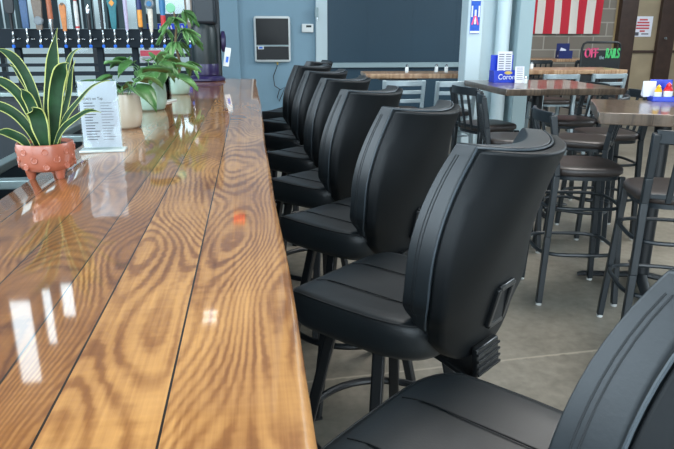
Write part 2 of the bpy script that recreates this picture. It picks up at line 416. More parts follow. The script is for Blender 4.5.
# storefront window, lower left of the back wall
def window(name, u0, u1, z0, z1, mull, trans, fm):
    root = bpy.data.objects.new(name, None); C.objects.link(root); root['kind'] = 'structure'
    mb = MB(); y = YB+.08
    for x in (u0+.03, u1-.03, *mull): mb.box((x, y, (z0+z1)/2), (.07, .10, z1-z0))
    for z in (z0+.03, z1-.03, *trans): mb.box(((u0+u1)/2, y, z), (u1-u0, .085, .06))
    obj('window_frame', mb, fm, root, smooth=False)
    obj('glass_pane', MB().box(((u0+u1)/2, y+.01, (z0+z1)/2), (u1-u0-.02, .008, z1-z0-.02)), M['glass'] if z0 > 3 else M['tint'], root, smooth=False)
    return root
window('window_1', -5.0, -1.02, .62, 2.5, (-4.1,-2.62,-1.78), (1.12,), M['dark_steel'])
for k_, h_ in enumerate(WH[1:]): window('window_%d' % (k_+2), *h_, (), (), M['dark_steel'])
# the frosted doors at the right
mb = MB()
for x, w in ((6.82,.32),(7.62,.32),(8.54,.3)): mb.box((x, YB-.06, 2.0), (w, .13, 4.0))
for z in (1.165,): mb.box((7.72, YB-.04, z), (1.8, .07, .045))
mb.box((7.72, YB-.05, .1), (1.8, .09, .2)).box((7.72, YB-.05, 3.9), (1.8, .09, .2))
d = bpy.data.objects.new('door_1', None); C.objects.link(d); d['kind'] = 'structure'
obj('door_frame', mb, M['brown_trim'], d, bevel=.006)
obj('glass_panel', MB().box((7.21, YB-.02, 2), (.52, .03, 3.7)).box((8.08, YB-.02, 2), (.66, .03, 3.7)), M['frost'], d, smooth=False)
obj('door_knob', MB().lathe([(.0,-.0),(.03,.005),(.035,.02),(.02,.045),(.0,.05)], (7.56, YB-.18, 1.38), 12), M['chrome'], d)

# steel column with a round pipe in its web
col = bpy.data.objects.new('column', None); C.objects.link(col); col['kind'] = 'structure'
yc = 6.15
obj('flange', MB().box((2.075, yc-.11, 4), (.15, .2, 8)), M['pale_steel'], col, bevel=.008)
obj('web', MB().box((2.33, yc+.03, 4), (.6, .06, 8)), M['pale_steel'], col, smooth=False)
obj('flange', MB().box((2.585, yc-.11, 4), (.15, .2, 8)), M['rail'], col, bevel=.008)
obj('pipe', MB().lathe([(.068,0),(.068,8)], (2.40, yc-.10, 0), 24), M['pale_steel'], col)

# ------------------------------------------------------------------ the bar
bar = thing('bar_counter', 'long wooden bar with glossy plank top running beside the black stools', 'bar counter', (0,0,0))
n = 90; loops = []
Y0, Y1 = -.9, 5.88
edge = lambda y: .004*math.sin(y*2.1) + .0015*math.sin(y*6.7+1)
loops = []
for i in range(n+1):
    t = i/n; y = Y0 + (Y1-Y0)*t; e = edge(y)
    sk = lambda x: y + (.18*(-x/.68) if i == n else 0)
    loops.append([(x, sk(x), z) for x, z in ((-.68,1.01),(-.68,1.064),(-.674,1.07),(-.5,1.07),(-.34,1.07),(-.17,1.07),(-.016+e,1.07),(-.008+e,1.0685),(-.002+e,1.064),(e,1.055),(e-.002,1.03),(e-.008,1.01))])
mb = MB(); mb.loft(loops)
obj('bar_top', mb, M['bar_wood'], bar, ang=50)
obj('bar_front', MB().box((-.30, 2.5, .5), (.06, 6.6, 1.0)).box((-.27, 2.5, .06), (.02, 6.6, .12)), M['under'], bar, bevel=.004)
obj('bar_end', MB().box((-.48, 5.7, .5), (.3, .06, 1.0)), M['under'], bar, smooth=False)
mb = MB()
for y in (-.3, 1.0, 2.3, 3.6, 4.9): mb.bar((-.26, y, 1.0), (-.10, y, 1.0), .04, .012).bar((-.265, y, .8), (-.265, y, 1.0), .04, .012)
obj('support_bracket', mb, M['black_metal'], bar, smooth=False)

# under-counter steel at the bartender's side
uc = thing('underbar_sink', 'stainless steel underbar sink unit running along the bartender side of the bar', 'sink', (-.98, 2.7, 0))
mb = MB()
for x, w in ((-.26,.06),(.26,.06)): mb.box((x, 0, .86), (w, 4.6, .04))
for y in (-2.27, -1.2, 0, 1.2, 2.27): mb.box((0, y, .86), (.52, .06, .04))
obj('rim', mb, M['steel'], uc, bevel=.005)
obj('basin', MB().box((0, 0, .5), (.52, 4.5, .04)).box((-.25, 0, .66), (.02, 4.5, .36)).box((.25, 0, .66), (.02, 4.5, .36)), M['dark_steel'], uc, smooth=False)
for x in (-.24,.24):
    for y in (-2.2, 2.2): obj('leg', MB().lathe([(.02,0),(.02,.5)], (x, y, 0), 10), M['steel'], uc)

# back counter, at the far side of the servery
bc = thing('back_counter', 'dark low back counter with steel top standing under the beer tap rail', 'counter', (-2.05, 6.75, 0))
obj('counter_top', MB().box((0, 0, .90), (2.7, .62, .04)), M['steel'], bc, bevel=.006)
obj('cabinet', MB().box((0, .02, .44), (2.66, .56, .88)), M['under'], bc, smooth=False)
for k in range(4):
    dd = obj('door', MB().box((-.99+k*.66, -.275, .46), (.62, .03, .76)), M['dark_steel'], bc, bevel=.004)
    obj('handle', MB().tube([(-.99+k*.66+.2, -.29, .7), (-.99+k*.66+.2, -.32, .7), (-.99+k*.66+.2, -.32, .55), (-.99+k*.66+.2, -.29, .55)], .008), M['chrome'], dd)

# tap rail
TX = [-2.29,-2.16,-2.04,-1.93,-1.81,-1.69,-1.58,-1.46,-1.35,-1.23,-1.10,-1.0,-.88,-.63]
tr = thing('beer_tap_rail', 'long dark steel beer tap rail raised on posts above the back counter', 'beer tap rail', (-1.6, 6.72, .92))
obj('tap_box', MB().box((.02, 0, .50), (2.45, .22, .178)), M['tap_box'], tr, bevel=.006)
for x in (-1.18, -.72, -.25, .06, .40, .72, 1.2): obj('post', MB().box((x, .02, .205), (.06, .06, .41)), M['tap_box'], tr, bevel=.004)
obj('rail', MB().box((.02, .02, .245), (2.42, .04, .03)).box((.02, .02, .16), (2.42, .04, .04)).box((.02, .02, .02), (2.42, .1, .04)), M['tap_box'], tr, smooth=False)
for x in TX:
    lx = x+1.6
    fa = obj('faucet', MB().lathe([(.022,0),(.022,.012),(.012,.014)], (0,0,0), 14), M['chrome'], tr)
    bm2 = bmesh.new()
    mb = MB()
    mb.tube([(lx, -.10, .505), (lx, -.135, .505), (lx, -.16, .50), (lx, -.175, .475), (lx, -.18, .445)], [.02,.013,.014,.012,.009], 10)
    mb.tube([(lx, -.15, .505), (lx, -.152, .545), (lx, -.15, .575)], [.012,.009,.008], 8)
    mb.lathe([(.024,0),(.03,.004),(.024,.01)], (lx+.035, -.118, .49), 12)
    me = bpy.data.meshes.new('faucet'); bmesh.ops.recalc_face_normals(mb.bm, faces=mb.bm.faces); mb.bm.to_mesh(me); mb.bm.free(); me.materials.append(M['chrome']); fa.data = me
    for p in me.polygons: p.use_smooth = True
    obj('tap_plug', MB().lathe([(.0,-.028),(.014,-.026),(.016,-.006),(.011,.002),(0,.004)], (lx, -.18, .44), 10), M['tipblue'], fa)

# tap handles: profile (half width x, half depth y, z) per handle, from the faucet stem up
def handle_mesh(kind, c):
    mb = MB()
    def stack(rows, n=12, mi=0): mb.loft([[(a*math.cos(2*PI*k/n)*(1), b*math.sin(2*PI*k/n), z) for k in range(n)] for a, b, z in rows], mi=mi)
    def flat(rows, mi=0): mb.loft([[(-a,-b,z),(a,-b,z),(a,b,z),(-a,b,z)] for a, b, z in rows], mi=mi)
    return mb, stack, flat
HG = 'beer tap handles on the tap rail'
def tap_handle(i, label, parts):
    """parts: list of (name, material, fn(mb)) ; first one is the body"""
    t = thing('tap_handle', label, 'tap handle', (TX[i], 6.57, 1.497), 0, HG)
    for nm, m_, kind, rows in parts:
        mb = MB(); n_ = 14
        if kind == 'round': mb.loft([[(a*math.cos(2*PI*k/n_), b*math.sin(2*PI*k/n_), z) for k in range(n_)] for a, b, z in rows])
        elif kind == 'flat': mb.loft([[(-a,-b,z),(a,-b,z),(a,b,z),(-a,b,z)] for a, b, z in rows])
        elif kind == 'disc':
            (rad, th, z) = rows; mb.loft([[(rad*s_*math.cos(2*PI*k/18), y_, z+rad*s_*math.sin(2*PI*k/18)) for k in range(18)] for s_, y_ in ((.8,-th),(1,-th*.7),(1,th*.7),(.8,th))])
        obj(nm, mb, m_, t, bevel=.003 if kind == 'flat' else 0)
    return t
hm = lambda nme, *c: mat('tap_'+nme, srgb(*c), .4, var=.15, scale=40)
H_black, H_denim, H_brown, H_copper, H_orange = hm('black',22,24,28), hm('denim',52,84,124), hm('taupe',112,98,86), hm('copper',168,96,64), hm('orange_wood',196,120,60)
H_white, H_teal, H_lilac, H_amber, H_cream, H_mid, H_red, H_grey = hm('white',206,208,208), hm('teal',30,112,122), hm('lilac',176,168,196), hm('amber',226,150,60), hm('cream',214,208,194), hm('blue',44,112,160), hm('red',196,44,52), hm('grey',120,128,134)
ferr = ('ferrule', M['chrome'], 'round', [(.009,.009,-.03),(.012,.012,0),(.010,.010,.03)])
tap_handle(0, 'wide black paddle tap handle at the far left end of the tap rail', [('grip', H_black, 'round', [(.012,.012,.0),(.014,.014,.03),(.016,.014,.14),(.02,.016,.15)]), ('paddle', H_black, 'flat', [(.03,.014,.15),(.043,.016,.19),(.045,.016,.36),(.03,.014,.40)])])
tap_handle(1, 'straight denim-blue rectangular tap handle, second from the left', [('grip', H_denim, 'flat', [(.026,.018,.015),(.030,.02,.03),(.034,.02,.27),(.028,.016,.285)]), ferr])
tap_handle(2, 'taupe tap handle with a round medallion near its foot', [('grip', H_brown, 'flat', [(.02,.015,.0),(.03,.016,.02),(.026,.016,.07),(.036,.018,.11),(.046,.018,.26),(.044,.015,.275)]), ('medallion', H_grey, 'disc', (.042,.026,.085)), ferr])
tap_handle(3, 'tall round copper tap handle on a silver collar behind the snake plant', [('grip', H_copper, 'round', [(.024,.024,.10),(.024,.024,.40),(.018,.018,.42)]), ('collar', M['chrome'], 'round', [(.012,.012,-.02),(.02,.02,.02),(.022,.022,.10)])])
tap_handle(4, 'short orange wooden tap handle right of the copper one', [('grip', H_orange, 'flat', [(.016,.012,-.01),(.018,.014,.02),(.030,.016,.21),(.026,.014,.235)]), ('collar', H_brown, 'round', [(.015,.015,.222),(.02,.02,.235),(.012,.012,.25)]), ferr])
tap_handle(5, 'slim white tap handle topped by a dark red ball', [('grip', H_white, 'round', [(.014,.014,.0),(.018,.018,.02),(.021,.019,.22),(.014,.014,.27)]), ('ball', H_red, 'round', [(.012,.012,.265),(.028,.028,.285),(.03,.03,.30),(.02,.02,.32),(.005,.005,.328)]), ('band', H_red, 'round', [(.017,.017,.018),(.019,.019,.02),(.019,.019,.035),(.017,.017,.037)])])
tap_handle(6, 'black round tap handle with a pointed silver tip', [('grip', H_black, 'round', [(.017,.017,0),(.019,.019,.02),(.02,.02,.155)]), ('tip', M['chrome'], 'round', [(.02,.02,.155),(.022,.022,.19),(.015,.015,.215),(.004,.004,.24)]), ferr])
tap_handle(7, 'slender black rod tap handle reaching the picture edge, left of the teal one', [('grip', H_black, 'round', [(.013,.013,0),(.015,.015,.05),(.017,.017,.20),(.02,.02,.38),(.008,.008,.40)]), ferr])
tap_handle(8, 'teal flared tap handle with an orange diamond badge', [('grip', H_teal, 'flat', [(.02,.014,.01),(.024,.017,.04),(.034,.02,.20),(.047,.022,.26),(.04,.02,.36)]), ('badge', H_amber, 'flat', [(.002,.026,.22),(.026,.027,.25),(.002,.026,.28)]), ferr])
tap_handle(9, 'thin lilac and white tap handle right of the teal one', [('grip', H_lilac, 'round', [(.015,.013,.0),(.017,.015,.05),(.022,.016,.34),(.012,.01,.37)]), ferr])
tap_handle(10, 'amber tap handle with a dark navy upper half', [('grip', H_amber, 'round', [(.02,.018,.03),(.022,.02,.05),(.023,.02,.19)]), ('upper', M['navy'], 'round', [(.023,.02,.19),(.026,.022,.23),(.014,.014,.31),(.01,.01,.36)]), ('foot', H_black, 'round', [(.014,.014,-.01),(.02,.018,.03)])])
tap_handle(11, 'cream tap handle with a round grey and blue medallion on top', [('grip', H_cream, 'round', [(.012,.012,-.02),(.02,.016,.04),(.026,.018,.20)]), ('medallion', H_grey, 'disc', (.045,.022,.245)), ('badge', H_mid, 'disc', (.028,.027,.245))])
tap_handle(12, 'blue tap handle with a red foot beside the hanging plant', [('grip', H_mid, 'round', [(.022,.02,.14),(.03,.022,.2),(.03,.022,.36),(.02,.018,.38)]), ('foot', H_red, 'round', [(.014,.014,.0),(.026,.02,.04),(.022,.02,.14)]), ferr])
tap_handle(13, 'white and brown curved tap handle at the right end of the tap rail', [('grip', H_white, 'round', [(.016,.014,-.02),(.022,.016,.08),(.026,.018,.2),(.03,.02,.36)]), ('side_panel', H_brown, 'flat', [(.012,.02,.0),(.034,.012,.14),(.042,.013,.36)])])

# window dressing and window signs
vb = thing('window_blind', 'long vertical blinds hanging inside the storefront window behind the taps', 'blinds', (-3.0, YB-.17, 0))
mb = MB()
for k in range(20):
    x = -1.93+k*.17
    if k in (1, 4, 8, 11, 14, 17): continue
    mb.box((x+.085, 0, 2.06), (.15, .006, 1.03), Matrix.Rotation(random.uniform(-.3,.3), 3, 'Z'))
obj('slat', mb, M['blinds'], vb, smooth=False)
obj('head_rail', MB().box((-.1, 0, 2.60), (3.9, .06, .06)), M['white'], vb, bevel=.004)
def window_sign(name, label, cat, x, z, w, h, m, fn=None):
    t = thing(name, label, cat, (x, YB-.06, z)); obj('panel', MB().box((0,0,0), (w, .02, h)), m, t, bevel=.003)
    if fn: fn(t)
    return t
def fb(t):
    mb = MB()
    for k in range(7): mb.bar((-.26+k*.09, -.013, -.045), (-.26+k*.09+(.03 if k%2 else -.02), -.013, .045), .022, .004, up=(0,1,0))
    obj('marking', mb, M['white'], t, smooth=False)
window_sign('banner', 'bright blue banner with white marks in the window above the tap rail', 'banner', -1.42, 1.555, .74, .15, mat('banner_blue', srgb(30,70,220), .5), fb)
window_sign('screen', 'dark flat screen standing above the blue banner in the window', 'screen', -1.40, 1.71, .80, .15, M['dark_steel'])
def fp(t):
    obj('print', MB().box((0,-.012,.045),(.34,.004,.09)), mat('poster_pink', srgb(236,96,116), .6), t, smooth=False)
    mb = MB()
    for k in range(4): mb.box((0,-.012,-.02-.02*k),(.28,.003,.006))
    obj('text_lines', mb, M['ink'], t, smooth=False)
window_sign('poster', 'pink and white poster seen below the tap rail', 'poster', -1.70, 1.11, .36, .2, M['paper'], fp)

# drink dispenser at the end of the bar
dp = thing('drink_dispenser', 'tall dark cylinder drink dispenser with purple base on the far bar end', 'drink dispenser', (-.44, 5.72, 1.07))
obj('base', MB().lathe([(.158,0),(.168,.008),(.168,.022),(.15,.034),(.12,.045)], n=36), M['purple'], dp)
obj('cylinder', MB().lathe([(.11,.055),(.112,.06),(.112,.43),(.10,.47),(.08,.49)], n=36), M['smoke'], dp)
obj('band', MB().lathe([(.113,.05),(.1145,.055),(.1145,.14),(.113,.145)], n=36, cap=False), M['purple'], dp)
obj('head', MB().box((.02, 0, .72), (.2, .22, .5)), M['dark_steel'], dp, bevel=.03, seg=4)
obj('back_post', MB().box((.115, .05, .5), (.05, .08, 1.0)), M['dark_steel'], dp, bevel=.01)
obj('knob', MB().loft([[(.14+dx, .02+rr*math.cos(2*PI*k/20), .33+rr*1.6*math.sin(2*PI*k/20)) for k in range(20)] for dx, rr in ((0,.03),(.01,.055),(.035,.055),(.045,.03))]), M['purple'], dp)
tg = obj('price_tag', MB().box((.19, -.02, .20), (.05, .012, .16), Matrix.Rotation(.18, 3, 'Y')), M['white'], dp, bevel=.003)
obj('print', MB().box((.19, -.028, .18), (.02, .003, .05), Matrix.Rotation(.18, 3, 'Y')), M['tipblue'], tg, smooth=False)
# ------------------------------------------------------------------ wall fittings
jb = thing('wall_screen', 'silver framed black touch screen unit mounted on the pale blue back wall', 'screen', (.34, YB-.02, 1.38))
obj('housing', MB().box((0,-.05,0), (.62,.10,.76)), M['white'], jb, bevel=.045, seg=4)
obj('display', MB().box((0,-.103,.125), (.55,.012,.43)), M['dark_glass'], jb, bevel=.004)
obj('lower_panel', MB().box((0,-.103,-.225), (.55,.012,.22)), M['black'], jb, bevel=.004)
bd = obj('badge', MB().box((-.2,-.112,-.135), (.1,.008,.055)), M['white'], jb, bevel=.01)
obj('print', MB().box((-.2,-.118,-.135), (.06,.004,.03)), M['tipblue'], bd, bevel=.008)
obj('divider', MB().box((0,-.108,-.10), (.56,.01,.012)), M['rail'], jb, smooth=False)
cd = obj('power_cord', MB().tube([(.08,-.03,-.38),(.07,-.03,-.45),(.0,-.03,-.62),(.02,-.03,-.78),(.12,-.03,-.85),(.2,-.03,-.8),(.16,-.03,-.9),(.09,-.03,-1.05),(.06,-.03,-.98),(.1,-.03,-.85)], .008, 6), M['plastic'], jb)
obj('connector', MB().lathe([(.014,-.42),(.018,-.39),(.018,-.38)], (.08,-.03,0), 10), M['gold'], jb)
th = thing('thermostat', 'small white thermostat on the wall right of the touch screen', 'thermostat', (.95, YB-.02, 1.565))
obj('case', MB().box((0,-.02,0), (.2,.04,.14)), M['white'], th, bevel=.012, seg=3)
obj('display', MB().box((.02,-.042,.03), (.09,.004,.035)), M['dark_steel'], th, smooth=False)
ds = thing('door_sensor', 'small grey door catch on the white frame beside the dark panel', 'door catch', (1.10, YB-.08, 1.82))
obj('body', MB().box((0,-.03,0), (.06,.06,.16)), M['rail'], ds, bevel=.008)
obj('plunger', MB().lathe([(.012,-.13),(.014,-.08)], (.01,-.03,0), 10), M['chrome'], ds)

fl = MB()
flag_w, flag_top = 2.054, 1.95
fl.slab(lambda u, t: (-flag_w*(1-u)/2, -.03-.018*math.sin(u*17+t*2)-.010*math.sin(t*9+u*5), t*flag_top), lambda u, t: (-flag_w*(1-u)/2, -.024-.018*math.sin(u*17+t*2)-.010*math.sin(t*9+u*5), t*flag_top), 90, 24)
fg = obj('flag', fl, M['flag'], loc=(6.33, YB-.03, 1.48)); tag(fg, 'red and white striped cloth flag hanging on the grey block wall', 'flag')
ps = thing('paper_notice', 'white paper notice with red print taped to the frosted door glass', 'notice', (7.16, YB-.045, 1.61))
obj('sheet', MB().box((0,0,0), (.37,.006,.36)), M['paper'], ps, smooth=False)
mb = MB()
for k, w in enumerate((.16,.24,.26,.26,.1)): mb.box((0,-.005,.12-.05*k), (w,.003,.028))
obj('red_print', mb, mat('notice_red', srgb(196,70,76), .7), ps, smooth=False)
obj('black_print', MB().box((-.1,-.005,-.13),(.07,.003,.06)).box((.06,-.005,-.13),(.14,.003,.02)), M['ink'], ps, smooth=False)
po = thing('poster', 'narrow blue poster with red and white shapes stuck on the pale column', 'poster', (2.07, yc-.2115, 1.72))
obj('sheet', MB().box((0,-.002,0), (.092,.004,.5)), mat('poster_blue', srgb(38,92,196), .5, var=.2, scale=30), po, smooth=False)
mb = MB(); mb.box((0,-.006,.055),(.088,.003,.022)).box((0,-.006,-.1),(.018,.003,.13)).box((-.034,-.006,-.05),(.014,.003,.10)).box((.034,-.006,-.05),(.014,.003,.10)).box((0,-.006,-.235),(.088,.003,.02))
obj('white_print', mb, M['white'], po, smooth=False)
mb = MB(); mb.bar((-.03,-.0065,-.17),(-.006,-.0065,-.09),.014,.003,up=(0,1,0)).bar((.03,-.0065,-.17),(.006,-.0065,-.09),.014,.003,up=(0,1,0)).box((-.028,-.006,.12),(.018,.003,.09)).box((.028,-.006,.12),(.018,.003,.09))
obj('red_print', mb, M['pink'], po, smooth=False)

# chalk sign
cs = thing('chalkboard_sign', 'black framed standing board with pink and green lettering by the block wall', 'sign', (5.21, 9.1, 0))
mb = MB(); mb.tube([(-.31,0,.0),(-.31,0,1.27),(-.29,0,1.33),(-.24,0,1.355),(.24,0,1.355),(.29,0,1.33),(.31,0,1.27),(.31,0,.0)], .018, 8)
obj('frame', mb, M['black_metal'], cs)
obj('board', MB().box((0,0,.88), (.60,.02,.72)), M['black'], cs, smooth=False)
for x in (-.31,.31): obj('foot', MB().box((x,0,.012),(.05,.4,.024)), M['black_metal'], cs, bevel=.004)
t1 = stand(heavy(text_mb('OFF', .17, .004), .012), (-.165,-.014,1.135), (.72,1.15)); obj('pink_lettering', t1, M['pink'], cs, smooth=False)
t1 = stand(text_mb('the', .075, .004), (.015,-.014,1.11), (.8,1)); obj('white_lettering', t1, M['rail'], cs, smooth=False)
t1 = stand(heavy(text_mb('RAILS', .17, .004), .012), (.18,-.014,1.125), (.54,1.2)); obj('green_lettering', t1, M['green'], cs, smooth=False)
mb = MB()
for k in range(12): mb.box((-.28+k*.052,-.013,.93+random.uniform(-.015,.015)),(.02,.004,.04))
obj('small_lettering', mb, M['pink'], cs, smooth=False)

# ceiling lamp and lit red sign, seen only as glints on the bar
lp = thing('tube_lamp', 'twin tube lamp hanging high over the back of the room', 'lamp', (-.62, 9.2, 5.0))
obj('housing', MB().box((0,0,.06),(.36,.4,.05)), M['white'], lp, bevel=.006)
for y in (-.13,.13): obj('tube', MB().tube([(-.15,y,0),(.15,y,0)], .02, 10), mat('tube_light', (1,1,1,1), .5, emit=6), lp)
obj('hanger', MB().lathe([(.006,.08),(.006,3.0)], (0,0,0), 6), M['black_metal'], lp)
rs = thing('lit_red_sign', 'small lit red sign high on the back wall', 'sign', (-.08, YB-.05, 3.93))
obj('case', MB().box((0,0,0),(.36,.06,.26)), M['black'], rs, bevel=.006)
mb = MB()
for k in range(4): mb.box((-.11+k*.075,-.035,0),(.045,.01,.16))
obj('lit_mark', mb, mat('red_light', srgb(255,50,20), .5, emit=3), rs, smooth=False)

# ------------------------------------------------------------------ padded bar stools
def make_bar_stool(th):
    t = thing('bar_stool', '', 'bar stool', group='black padded stools along the bar')
    # base: four splayed legs, foot ring, swivel plate
    for a in range(4):
        sx, sy = ((1,1),(1,-1),(-1,-1),(-1,1))[a]
        mb = MB(); mb.bar((sx*.11, sy*.11, .655), (sx*.215, sy*.215, .006), .034, .034, up=(sx, -sy, 0))
        lg = obj('leg', mb, M['black_metal'], t, bevel=.005)
        obj('foot_cap', MB().box((sx*.214, sy*.214, .006), (.036,.036,.012)), M['plastic'], lg, smooth=False)
    R_ = .245
    obj('foot_ring', MB().tube([(R_*math.cos(2*PI*k/40), R_*math.sin(2*PI*k/40), .30) for k in range(40)], .0125, 10, close=True), M['black_metal'], t)
    obj('swivel_plate', MB().lathe([(.12,.645),(.14,.65),(.14,.665),(.09,.67),(.09,.69)], n=28), M['plastic'], t)
    # seat: rounded plan, waterfall front, gently dished
    def plan(s):
        pts = []
        n_ = 56
        for k in range(n_):
            a = 2*PI*k/n_; e = .42
            c_, s_ = math.cos(a), math.sin(a)
            x = .235*math.copysign(abs(c_)**e, c_); y = .25*math.copysign(abs(s_)**e, s_)
            if y < 0: x *= 1-.10*(-y/.25)**2
            pts.append((x*s, y*s-.012))
        return pts
    rows = []
    for s_, z in ((.80,.665),(.93,.668),(.985,.685),(1,.71),(1,.735),(.985,.752),(.95,.763),(.88,.768),(.7,.768),(.45,.765),(.2,.763),(.03,.7625)):
        rows.append([(x, y, z - (.022*sm(.13,.25,y) if z > .70 else 0) + (.010*sm(.1,.24,abs(x)) if z > .75 else 0)) for x, y in plan(s_)])
    seat = obj('seat', MB().loft(rows), M['leather'], t, rotz=th, ang=60)
    for sx in (-1, 1):
        pts = [(sx*.088, -.20+.40*k/16, .7675 - .022*sm(.13,.25,-.2+.4*k/16)+.0005) for k in range(17)]
        obj('seat_seam', MB().tube(pts, .0019, 6), M['stitch'], seat)
    def rim(s_, zz): return [(x, y, zz - .022*sm(.13,.25,y) + .010*sm(.1,.24,abs(x))) for x, y in plan(s_)]
    obj('edge_seam', MB().tube(rim(.962,.7605), .0026, 6, close=True), M['stitch'], seat)
    # back rest: cushion in front, hard shell behind
    ZB, ZT = .66, 1.222
    half = lambda t_: .213*(.86+.14*sm(-.05,.30,t_))*(1-.24*sm(.45,1,t_)) 
    yc_ = lambda t_: -.225 - .035*t_ - .125*t_*t_
    wing = lambda u_, t_: .075*(abs(u_)**2.2)*(.12+.88*sm(.2,.95,t_))
    zz = lambda t_, u_, lift=0: ZB + lift + (ZT-ZB-lift)*t_ - .05*(1-sm(0,.25,t_))*0 + (.085*(abs(u_)**3)*(1-sm(0,.35,t_))) + .012*(abs(u_)**2)*t_
    def cush_f(u_, t_): return (u_*half(t_)*.97, yc_(t_)+wing(u_,t_)+.046*(1-.5*t_)*sm(0,.12,t_)*(1-.35*abs(u_)**3)+.012*math.sin(PI*t_), zz(t_,u_,.03))
    def cush_r(u_, t_): return (u_*half(t_)*.985, yc_(t_)+wing(u_,t_)-.040, zz(t_,u_,.03))
    cu = obj('back_cushion', MB().slab(cush_f, cush_r, 22, 22), M['leather'], t, bevel=.016, seg=4, rotz=th, ang=80)
    for u0 in (-1, 1):
        for fr_ in (.34, .46):
            pts = []
            for k in range(19):
                t0 = .05+.90*k/18; a_, b_ = Vector(cush_f(u0, t0)), Vector(cush_r(u0, t0)); pts.append(a_.lerp(b_, fr_)+Vector((u0*.0003, 0, 0)))
            obj('side_seam', MB().tube(pts, .0013, 6), M['stitch'], cu)
    def sh_f(u_, t_): return (u_*half(t_), yc_(t_)+wing(u_,t_)-.043, zz(t_,u_)-.008*t_)
    def sh_r(u_, t_): return (u_*half(t_)*.96, yc_(t_)+wing(u_,t_)-.083-.016*math.sin(PI*t_)*(1-u_*u_), zz(t_,u_)-.008*t_)
    sh = obj('back_shell', MB().slab(sh_f, sh_r, 22, 22), M['leather_shell'], t, bevel=.014, seg=4, rotz=th, ang=80)
    pts = []
    for k in range(20): pts.append((-1, .08+.92*k/19))
    for k in range(1, 20): pts.append((-1+2*k/19, 1))
    for k in range(1, 20): pts.append((1, 1-.92*k/19))
    P_ = []
    for u_, t_ in pts:
        a_ = Vector(sh_f(u_, t_)); P_.append(a_ + Vector((.003*u_ if abs(u_) == 1 else 0, 0, .003 if t_ == 1 else 0)))
    obj('piping', MB().tube(P_, .0028, 6), M['piping'], sh)
    # pull handle: raised frame round a dark recess on the shell
    def on_shell(x, z, o=0):
        t_ = (z-ZB)/(ZT-ZB); u_ = x/(half(t_)*.96); p = sh_r(u_, t_); return Vector((x, p[1]-o, z))
    mb = MB(); x0, x1, z0, z1 = -.010,.066,.745,.855
    fr = []
    for a_, b_ in ((0,0),(1,0),(1,1),(0,1)): fr.append(on_shell(x0+(x1-x0)*a_, z0+(z1-z0)*b_, .004))
    for i in range(4): mb.bar(fr[i], fr[(i+1)%4], .018, .016, up=(0,1,0))
    ph = obj('pull_handle', mb, M['plastic'], sh, bevel=.004)
    obj('recess', MB().box((on_shell((x0+x1)/2,(z0+z1)/2,.001)), (x1-x0-.012, .006, z1-z0-.012), Matrix.Rotation(.12, 3, 'X')), M['black'], ph, smooth=False)
    # bracket under the back
    path = [(-.01,-.10,.655),(-.01,-.24,.622),(-.01,-.30,.604),(-.01,-.332,.608),(-.01,-.343,.634),(-.01,-.335,.70)]
    mb = MB()
    prev = None; loops_ = []
    for i, p in enumerate(path):
        nrm = (0,0,1) if i < 3 else ((0,-.7,.7) if i == 3 else (0,-1,0))
        d_ = Vector((0,0,1)) if i < 2 else (Vector((0,.35,1)) if i == 2 else (Vector((0,.8,.6)) if i == 3 else Vector((0,1,0))))
        d_.normalize(); P0 = Vector(p)
        loops_.append([P0+Vector((-.055,0,0)), P0+Vector((.055,0,0)), P0+Vector((.055,0,0))+d_*.018, P0+Vector((-.055,0,0))+d_*.018])
    mb.loft(loops_)
    br = obj('support_bracket', mb, M['plastic'], t, bevel=.004, rotz=th)
    mb = MB()
    for k in range(4): mb.box((-.01, -.3445+.002*k, .630+.018*k), (.112,.004,.006))
    obj('rib', mb, M['black'], br, smooth=False)
    return t
proto = make_bar_stool(0)
def bar_stool(first, x, y, th, base_rot, label):
    o = proto if first else copy_tree(proto)
    o.location = (x, y, 0); o['label'] = label
    for ch in o.children:
        nm = ch.name.split('.')[0]
        if nm in ('back_cushion','back_shell','support_bracket'): ch.rotation_euler = (0,0,math.radians(th-3))
        elif nm == 'seat': ch.rotation_euler = (0,0,math.radians(th))
        else: ch.rotation_euler = (0,0,math.radians(base_rot))
    return o
SX = .303
bar_stool(True, .298, .868, 42, 20, 'black padded swivel bar stool nearest the camera, cut by the bottom edge')
bar_stool(False, SX+.02, 1.64, 43, 25, 'black padded bar stool with the whole back and pull handle in view, mid picture')
bar_stool(False, SX+.02, 2.38, 40, 12, 'black padded bar stool right behind the large one in the middle of the picture')
bar_stool(False, SX-.02, 3.07, 40, 33, 'black padded bar stool fourth along the bar from the camera')
bar_stool(False, SX-.03, 3.82, 41, 5, 'black padded bar stool fifth along the bar from the camera')
bar_stool(False, SX-.05, 4.55, 40, 40, 'black padded bar stool sixth along the bar from the camera')
bar_stool(False, SX-.07, 5.32, 40, 15, 'black padded bar stool seventh along the bar, its back topmost in the row')
bar_stool(False, SX-.02, 6.0, 60, 0, 'black padded bar stool at the far end of the bar, only its seat showing')

